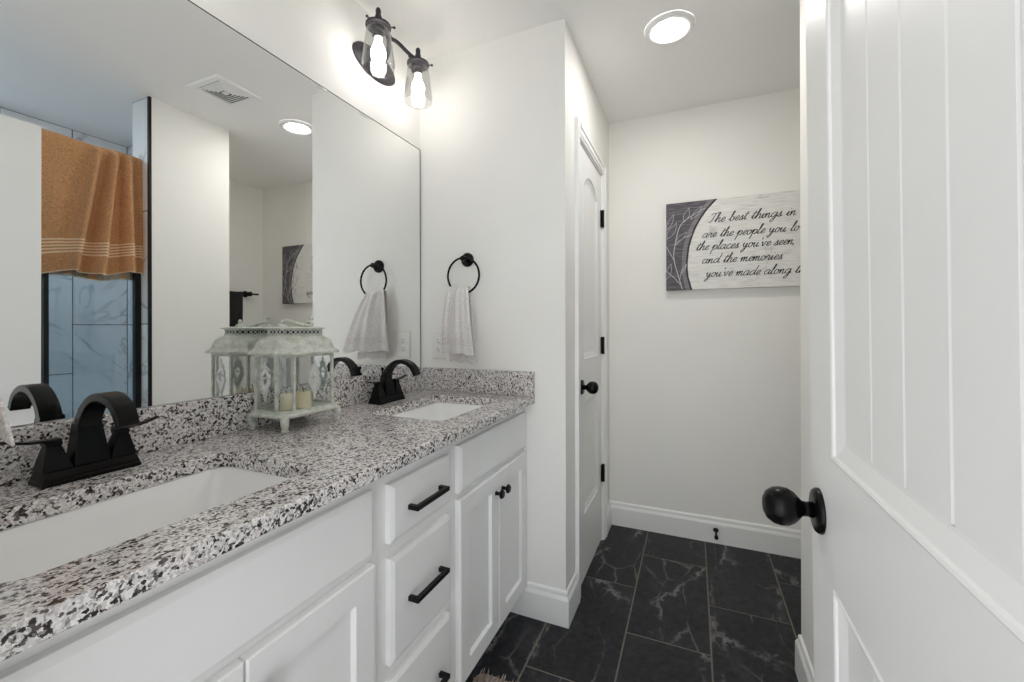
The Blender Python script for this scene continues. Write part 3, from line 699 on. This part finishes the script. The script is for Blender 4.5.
# ------------------------------------------------------------------ vanity lights
def vanity_light(y, label):
    v = thing('vanity_light', label, 'wall light', (XM+.0003, y, 2.255), 0, 'two-lamp vanity lights')
    bm = bmesh.new(); lathe(bm, (0, 0, 0), [(0, 0), (1, 0), (1, .008), (.93, .013), (.86, .013), (.80, .019), (.70, .021), (0, .022)], (1, 0, 0), 40, .120, .058, False, False); obj('backplate', bm, 'iron', v, 'auto')
    bm = bmesh.new(); tube(bm, catmull([(.02, 0, .0), (.052, 0, .006), (.072, 0, .040), (.073, 0, .088)], 5), .009, 12); sphere(bm, (.073, 0, .092), .0125); lathe(bm, (.020, 0, 0), [(.018, 0), (.015, .008), (.009, .012)], (1, 0, 0), 20); obj('stem', bm, 'iron', v, True)
    for s in (-1, 1):
        lx, ly, zz = .125, s*.120, 0
        bm = bmesh.new(); tube(bm, catmull([(.073, s*.004, .092), (.083, s*.040, .094), (.103, s*.078, .072), (.118, s*.104, .060), (lx, ly, .066)], 6), .0075, 10); obj('arm', bm, 'iron', v, True)
        bm = bmesh.new(); lathe(bm, (lx, ly, 0), [(.008, .046), (.009, .056), (.012, .060), (.012, .078), (.009, .082), (.010, .098), (.007, .106), (0, .108)], n=16, cap1=False); obj('finial', bm, 'iron', v, 'auto')
        bm = bmesh.new(); lathe(bm, (lx, ly, 0), [(.040, .036), (.045, .037), (.045, .044), (.036, .049), (.012, .053), (.0, .053)], n=32, cap1=False)
        for k in range(3):
            a = 2*PI*k/3+.5; tube(bm, [(lx+.040*math.cos(a), ly+.040*math.sin(a), .040), (lx+.056*math.cos(a), ly+.056*math.sin(a), .040)], .0028, 8); sphere(bm, (lx+.057*math.cos(a), ly+.057*math.sin(a), .040), .005, u=8, v=6)
        cap = obj('gallery_cap', bm, 'iron', v, 'auto')
        bm = bmesh.new(); lathe(bm, (lx, ly, 0), [(.022, .037), (.022, .022), (.017, .018), (.017, .002), (.0145, 0), (0, 0)], n=20, cap1=False); obj('socket', bm, 'iron', cap, 'auto')
        bm = bmesh.new(); lathe(bm, (lx, ly, 0), [(.038, .036), (.043, .020), (.049, -.020), (.055, -.070), (.0585, -.098), (.0575, -.112), (.055, -.118), (.0535, -.116), (.0565, -.098), (.053, -.070), (.047, -.020), (.041, .020), (.036, .036)], n=40, cap0=False, cap1=False); obj('glass_shade', bm, 'lampglass', v, True)
        bm = bmesh.new(); lathe(bm, (lx, ly, 0), [(.013, -.001), (.0145, -.020), (.021, -.036), (.0265, -.050), (.0275, -.062), (.025, -.074), (.018, -.084), (.0165, -.089), (.019, -.096), (.017, -.106), (.009, -.112), (0, -.113)], n=24, cap1=False); obj('bulb', bm, 'bulb', v, True)
vanity_light(1.332, 'dark iron wall light with two clear glass shades above the mirror')
vanity_light(.425, 'dark iron wall light above the nearer basin, outside the picture')

# ------------------------------------------------------------------ ceiling lights and vent
def downlight(x, y, mat, label):
    c = thing('ceiling_light', label, 'ceiling light', (x, y, ZC), 0)
    bm = bmesh.new(); lathe(bm, (0, 0, 0), [(.062, -.004), (.070, -.010), (.086, -.012), (.098, -.008), (.100, -.0002)], n=48, cap0=False, cap1=False); obj('trim_ring', bm, 'trim', c, True)
    bm = bmesh.new(); lathe(bm, (0, 0, 0), [(0, -.0125), (.035, -.012), (.056, -.009), (.066, -.005)], n=48, cap0=False, cap1=False); obj('diffuser', bm, mat, c, True)
downlight(-.088, 1.866, 'disc', 'round white lit ceiling light in front of the back wall')
downlight(.86, .55, 'showerdisc', 'round ceiling light over the shower, outside the picture')
vn = thing('ceiling_vent', 'square white slatted ceiling vent seen in the mirror', 'vent', (-.079, 1.435, ZC))
bm = bmesh.new()
sq = lambda r, z: [(-r, -r, z), (r, -r, z), (r, r, z), (-r, r, z)]
loops(bm, [sq(.122, -.0002), sq(.122, -.005), sq(.116, -.010), sq(.090, -.010), sq(.086, -.006), sq(.086, -.0004)], True); obj('frame', bm, 'trim', vn)
bm = bmesh.new(); bm.faces.new([bm.verts.new(p) for p in sq(.087, -.0006)]); obj('duct_opening', bm, 'gap', vn)
for k, r in enumerate((.0835, .0705, .0575, .0445, .0315)):
    bm = bmesh.new(); loops(bm, [sq(r, -.0075), sq(r-.0085, -.0100), sq(r-.0085, -.0088), sq(r, -.0063)], True); obj('louvre', bm, 'trim', vn)
bm = B((-.013, .013, -.013, .013, -.0105, -.004)); obj('centre_plate', bm, 'trim', vn)

# ------------------------------------------------------------------ shower enclosure
GX = .430
se = thing('shower_enclosure', 'black framed blue-tinted glass shower screen seen in the mirror', 'shower screen', (GX, 1.285, .10))
def rel(*b): return (b[0]-GX, b[1]-GX, b[2]-1.285, b[3]-1.285, b[4]-.10, b[5]-.10)
for y0, y1 in ((.925, .942), (1.272, YP1-.008)): obj('frame_post', B(rel(GX-.014, GX+.014, y0, y1, .125, 2.075)), 'blackframe', se)
obj('top_rail', B(rel(GX-.012, GX+.012, YN+.01, YP1-.006, 2.075, 2.10)), 'blackframe', se)
obj('bottom_rail', B(rel(GX-.014, GX+.014, YN+.01, YP1-.006, .1003, .125)), 'blackframe', se)
for y0, y1 in ((.942, 1.272), (YN+.02, .925)):
    bm = bmesh.new(); bm.faces.new([bm.verts.new(Vector((0, y-1.285, z-.10))) for y, z in ((y0, .125), (y1, .125), (y1, 2.075), (y0, 2.075))]); obj('glass_panel', bm, 'showerglass', se)
o = cloth('bath_towel', .262, .635, .655, .010, 2.0, .016, 'orange', seed=23, thick=.008, nu=90, wave=.010, skew=-.024, back_scale=.97, dense=.012, pleats=[(.86, -.06, .05, -.06), (.74, -.06, .05, .03), (.25, -.2, .25, -.02), (-.06, .40, .06, -.075), (-.22, .40, .05, .045), (-.38, .30, .06, -.090), (-.56, .16, .05, .05), (-.72, .0, .06, -.080), (-.88, 0, .05, .03), (-.97, 0, .03, -.01)])
o.location = (GX, 1.043, 2.102); o.rotation_euler = (0, 0, -PI/2); tag(o, 'orange bath towel draped over the shower screen in the mirror', 'towel')

# ------------------------------------------------------------------ towel bar in the alcove
tb = thing('towel_bar', 'black towel bar on the alcove wall, seen in the mirror', 'towel bar', (XR-.0003, 2.20, 1.492))
bm = bmesh.new(); tube(bm, [(-.065, -.27, 0), (-.065, .31, 0)], .008, 12); obj('bar', bm, 'blackmatt', tb, 'auto')
for y in (-.23, .235):
    bm = bmesh.new(); lathe(bm, (0, y, 0), [(0, 0), (.028, 0), (.028, .006), (.015, .012), (.011, .05), (.020, .056), (.021, .070), (.016, .076), (0, .077)], (-1, 0, 0), 24, cap0=False, cap1=False); obj('mount', bm, 'blackmatt', tb, 'auto')
o = cloth('bath_towel', .15, .50, .48, .008, 2, .010, 'charcoal', seed=3, thick=.006, nu=30, dense=.02)
o.location = (XR-.0653, 2.215, 1.492); o.rotation_euler = (0, 0, -PI/2); tag(o, 'charcoal towel on the alcove towel bar, seen in the mirror', 'towel')

# ------------------------------------------------------------------ canvas sign
CX0, CX1, CZ0, CZ1, CY = -.141, .940, 1.409, 1.903, YB-.036
t = NT('sign_print'); v = t.coord(); sx = t.new('ShaderNodeSeparateXYZ'); t.link(v, sx.inputs[0])
cxm = (CX0+CX1)/2
ax = t.math('ABSOLUTE', sx.outputs[0]); dz = t.math('SUBTRACT', sx.outputs[2], -.100)
# circle through the measured arc: radius and centre in the sign's own frame
RR, AC = .471, -.0405
ddx = t.math('SUBTRACT', ax, AC)
rad = t.math('SQRT', t.math('ADD', t.math('MULTIPLY', ddx, ddx), t.math('MULTIPLY', dz, dz)))
gr = t.coord(scale=(7, 1, 90)); n1 = t.noise(gr, 1.6, 6, .65); n2 = t.noise(v, 9, 5, .6); gr2 = t.coord(scale=(12, 1, 160)); n3 = t.noise(gr2, 1.3, 4)
light = t.ramp(n1.outputs['Fac'], [(.28, lin((192, 189, 186))), (.45, lin((224, 223, 219))), (.7, lin((240, 239, 235)))])
light = t.mix(t.math('MULTIPLY', t.math('SUBTRACT', n2.outputs['Fac'], .6), 4, True), light, lin((160, 154, 156)))
darkc = t.ramp(n1.outputs['Fac'], [(.28, lin((58, 56, 61))), (.5, lin((88, 84, 91))), (.72, lin((136, 131, 138)))])
darkc = t.mix(t.math('MULTIPLY', t.math('SUBTRACT', n3.outputs['Fac'], .55), 3, True), darkc, lin((40, 38, 44)))
band = t.ramp(n1.outputs['Fac'], [(.3, lin((96, 92, 98))), (.7, lin((150, 146, 148)))])
rw = t.math('ADD', rad, t.math('MULTIPLY', t.math('SUBTRACT', n2.outputs['Fac'], .5), .012))
col = t.mix(t.math('GREATER_THAN', rw, RR), light, band)
col = t.mix(t.math('MULTIPLY', t.math('GREATER_THAN', rw, RR-.004), t.math('LESS_THAN', rw, RR+.006)), col, lin((48, 46, 52)))
col = t.mix(t.math('GREATER_THAN', rw, RR+.028), col, darkc)
t.base(col); t.b.inputs['Roughness'].default_value = .6; M['sign'] = t.m
M['ink'] = plain('sign_ink', (40, 38, 40), .6); M['whiteink'] = plain('sign_white_line', (196, 192, 196), .6); M['greyink'] = plain('sign_grey_line', (122, 118, 120), .6)
cz = (CZ0+CZ1)/2
sg = thing('canvas_sign', 'wide grey and white script sign on the back wall', 'wall sign', (cxm, CY, cz))
obj('board', B((CX0-cxm, CX1-cxm, 0, .0355, CZ0-cz, CZ1-cz)), 'sign', sg, bevel=.002)
G = {
 'a': (1.0, [[(.75, .85), (.45, 1.0), (.1, .6), (.15, .1), (.45, .05), (.75, .6), (.82, .92), (.72, .3), (.85, .02), (1.1, .25)]]),
 'b': (.85, [[(0, .2), (.35, 1.3), (.42, 2.0), (.28, 2.05), (.2, 1.2), (.2, .2), (.4, 0), (.68, .3), (.62, .8), (.42, .82), (.65, .72), (.9, .75)]]),
 'c': (.75, [[(.65, .8), (.45, 1.0), (.12, .6), (.2, .1), (.5, .02), (.85, .3)]]),
 'd': (1.0, [[(.75, .85), (.45, 1.0), (.1, .6), (.15, .1), (.45, .05), (.75, .7), (.92, 2.05), (.78, .6), (.85, .05), (1.1, .25)]]),
 'e': (.68, [[(0, .25), (.35, .45), (.6, .75), (.45, 1.0), (.2, .75), (.15, .3), (.35, .0), (.75, .3)]]),
 'f': (.6, [[(0, .2), (.4, 1.3), (.5, 2.0), (.38, 2.05), (.3, 1.2), (.2, -.8), (.32, -.8), (.38, 0), (.65, .25)]]),
 'g': (.95, [[(.72, .85), (.45, 1.0), (.1, .6), (.15, .1), (.45, .05), (.72, .6), (.8, .92), (.68, -.5), (.42, -1), (.2, -.75), (.6, -.15), (1.0, .3)]]),
 'h': (.92, [[(0, .2), (.35, 1.3), (.42, 2.0), (.28, 2.0), (.2, 1.0), (.15, 0), (.3, .6), (.6, 1.0), (.7, .7), (.65, .2), (.75, 0), (1.0, .25)]]),
 'i': (.5, [[(0, .2), (.25, .95), (.2, .2), (.3, 0), (.55, .25)], [(.33, 1.42), (.36, 1.52)]]),
 'k': (.85, [[(0, .2), (.35, 1.3), (.42, 2.0), (.28, 2.0), (.2, 1.0), (.15, 0), (.3, .6), (.6, .95), (.6, .65), (.35, .5), (.6, .1), (.9, .25)]]),
 'l': (.5, [[(0, .2), (.35, 1.3), (.42, 2.0), (.28, 2.0), (.18, 1), (.15, .2), (.3, 0), (.55, .25)]]),
 'm': (1.2, [[(0, .5), (.15, .95), (.12, 0), (.25, .6), (.48, .98), (.52, .6), (.48, 0), (.6, .6), (.85, .98), (.9, .6), (.87, .15), (1.0, 0), (1.25, .25)]]),
 'n': (.88, [[(0, .5), (.15, .95), (.12, 0), (.25, .6), (.5, .98), (.57, .6), (.54, .15), (.67, 0), (.92, .25)]]),
 'o': (.8, [[(.5, .95), (.2, .9), (.08, .4), (.3, 0), (.6, .3), (.6, .8), (.45, .95), (.6, .75), (.9, .78)]]),
 'p': (.85, [[(0, .3), (.22, 1.0), (.08, -1.0), (.2, .4), (.5, 1.0), (.72, .7), (.58, .1), (.35, .05), (.9, .25)]]),
 'r': (.7, [[(0, .3), (.2, 1.05), (.25, .85), (.52, .88), (.44, .3), (.52, 0), (.75, .25)]]),
 's': (.62, [[(0, .15), (.22, .55), (.40, 1.08), (.40, .72), (.47, .32), (.30, .0), (.06, .1)], [(.30, .0), (.5, .08), (.68, .25)]]),
 't': (.55, [[(0, .2), (.33, 1.2), (.38, 1.7), (.23, .5), (.3, .02), (.6, .25)], [(.0, 1.18), (.7, 1.3)]]),
 'T': (.85, [[(.62, 2.0), (.48, 1.2), (.36, .3), (.12, 0), (-.05, .22)], [(-.05, 1.65), (.15, 1.98), (.6, 1.95), (1.15, 2.15)]]),
 'u': (.95, [[(0, .5), (.15, .95), (.12, .2), (.35, 0), (.6, .6), (.66, .95), (.62, .2), (.75, 0), (1, .25)]]),
 'v': (.8, [[(0, .7), (.15, .95), (.3, .05), (.55, .6), (.6, .95), (.85, .85)]]),
 'w': (1.1, [[(0, .7), (.15, .95), (.25, .05), (.5, .7), (.62, .05), (.88, .6), (.9, .95), (1.15, .85)]]),
 'y': (.9, [[(0, .6), (.15, .95), (.15, .3), (.4, .1), (.65, .9), (.55, -.5), (.3, -1), (.1, -.75), (.5, -.15), (.95, .25)]]),
 "'": (.3, [[(.2, 1.9), (.15, 1.5)]]), ',': (.4, [[(.15, .1), (.08, -.25)]]), '.': (.4, [[(.12, .0), (.15, .08)]]), ' ': (.62, [])}
def ribbon(bm, pts, wd, y=-.0006):
    n = len(pts); prev = None
    for i in range(n):
        d = Vector(pts[min(i+1, n-1)])-Vector(pts[max(i-1, 0)])
        if d.length < 1e-9: continue
        d.normalize(); nx, nz = -d.y, d.x
        w_ = wd*(.75+.45*abs(d.y))/2
        cur = [bm.verts.new((pts[i][0]+nx*w_, y, pts[i][1]+nz*w_)), bm.verts.new((pts[i][0]-nx*w_, y, pts[i][1]-nz*w_))]
        if prev: bm.faces.new((prev[0], prev[1], cur[1], cur[0]))
        prev = cur
def adv(sx): return sum(G[c][0] for c in sx)
XHT = .0245
for full, part, xa, xb, zz in (('The best things in life', 'The best things in', .087, .492, 1.7745), ('are the people you love,', 'are the people you', .051, .448, 1.6935), ("the places you've seen,", "the places you've seen,", .020, .490, 1.6255), ('and the memories', 'and the memories', .050, .430, 1.551), ("you've made along the way.", "you've made along", .069, .468, 1.476)):
    k = (xb-xa)/adv(part); x = xa; bm = bmesh.new()
    for ch in full:
        a, strokes = G[ch]
        for st in strokes:
            cp = catmull([(p[0], p[1], 0) for p in st], 5)
            ribbon(bm, [(x-cxm+(p.x-.1)*k+.42*XHT*(p.y-.4), zz-cz+p.y*XHT) for p in cp], .0035)
        x += a*k
    obj('lettering', bm, 'ink', sg, recalc=False)
bm = bmesh.new()
def br(pts, wd=.0025):
    ribbon(bm, [(p.x, p.y) for p in catmull([(a-cxm, b-cz, 0) for a, b in pts], 6)], wd)
def sprig(mir):
    f = (lambda P: [(2*cxm-a, b) for a, b in P]) if mir else (lambda P: P)
    br(f([(-.056, 1.414), (-.098, 1.576), (-.093, 1.666), (-.065, 1.773), (0, 1.826), (.062, 1.858)]), .0035)
    br(f([(-.098, 1.576), (-.125, 1.63), (-.14, 1.66)])); br(f([(-.093, 1.666), (-.05, 1.70), (-.005, 1.72)]), .003)
    br(f([(-.066, 1.44), (-.1, 1.48), (-.14, 1.52)]), .003); br(f([(-.07, 1.46), (-.06, 1.51), (-.03, 1.545)]))
    for bx, bz, tx, tz, wv in ((-.136, 1.70, -.085, 1.79, .018), (-.139, 1.75, -.10, 1.84, .012), (-.045, 1.79, -.02, 1.87, .014), (-.01, 1.80, .045, 1.872, .012), (-.14, 1.47, -.115, 1.56, .014), (-.09, 1.68, -.03, 1.735, .012), (-.06, 1.50, -.035, 1.555, .008)):
        dx, dz = tx-bx, tz-bz; L = math.hypot(dx, dz); nx, nz = -dz/L*wv, dx/L*wv
        br(f([(bx, bz), (bx+dx*.4+nx, bz+dz*.4+nz), (tx, tz)]), .0018); br(f([(bx, bz), (bx+dx*.5-nx, bz+dz*.5-nz), (tx, tz)]), .0018)
sprig(False); obj('sprig_drawing', bm, 'whiteink', sg, recalc=False)
bm = bmesh.new(); sprig(True); obj('sprig_drawing', bm, 'whiteink', sg, recalc=False)
bm = bmesh.new()
for P in ([(.86, 1.42), (.82, 1.52), (.80, 1.62), (.81, 1.72)], [(.82, 1.52), (.78, 1.57), (.75, 1.64)], [(.81, 1.58), (.84, 1.64), (.845, 1.70)], [(.80, 1.64), (.77, 1.70), (.765, 1.76)], [(.845, 1.47), (.80, 1.49), (.77, 1.53)]): br(P, .003)
obj('leaf_drawing', bm, 'greyink', sg, recalc=False)

# ------------------------------------------------------------------ door stop and bath mat
ds = thing('door_stop', 'small black door stop on the back baseboard', 'door stop', (.113, YB-.0157, .075))
bm = bmesh.new(); lathe(bm, (0, 0, 0), [(0, 0), (.014, 0), (.014, .004), (.008, .007), (.0055, .010)], (0, -1, -.25), 16, cap0=False); obj('flange', bm, 'blackmatt', ds, 'auto')
bm = bmesh.new(); lathe(bm, (0, 0, 0), [(.0055, .009), (.005, .050), (.009, .052), (.0105, .058), (.0095, .068), (0, .070)], (0, -1, -.25), 16, cap1=False); obj('bumper', bm, 'blackmatt', ds, 'auto')
mt = thing('bath_mat', 'shaggy beige and brown bath mat on the slate floor before the cabinets', 'bath mat', (-.398, .937, .0005))
HXm, HYm = .285, .352
bm = bmesh.new(); loops(bm, [rrect(-HXm, HXm, -HYm, HYm, 0, .03), rrect(-HXm, HXm, -HYm, HYm, .010, .03)], True, True, True); obj('backing', bm, 'shag', mt)
bm = bmesh.new(); rnd = random.Random(4)
nx_, ny_ = 44, 56
for i in range(nx_):
    for j in range(ny_):
        x = -HXm+.006+(2*HXm-.012)*(i+rnd.random()*.8)/nx_; y = -HYm+.006+(2*HYm-.012)*(j+rnd.random()*.8)/ny_
        a = rnd.random()*6.28; L = rnd.uniform(.016, .03); tx, ty = x+math.cos(a)*.012, y+math.sin(a)*.012; r = rnd.uniform(.0022, .0038)
        tx = max(-HXm-.004, min(HXm, tx)); b0 = [bm.verts.new((x+r*math.cos(2.094*k), y+r*math.sin(2.094*k), .009)) for k in range(3)]
        m0 = [bm.verts.new(((x+tx)/2+r*.9*math.cos(2.094*k), (y+ty)/2+r*.9*math.sin(2.094*k), .009+L*.65)) for k in range(3)]; tp = bm.verts.new((tx, ty, .009+L))
        for k in range(3):
            q = (k+1) % 3; bm.faces.new((b0[k], b0[q], m0[q], m0[k])); bm.faces.new((m0[k], m0[q], tp))
pl = obj('pile', bm, 'shag', mt, recalc=False); pl['kind'] = 'stuff'
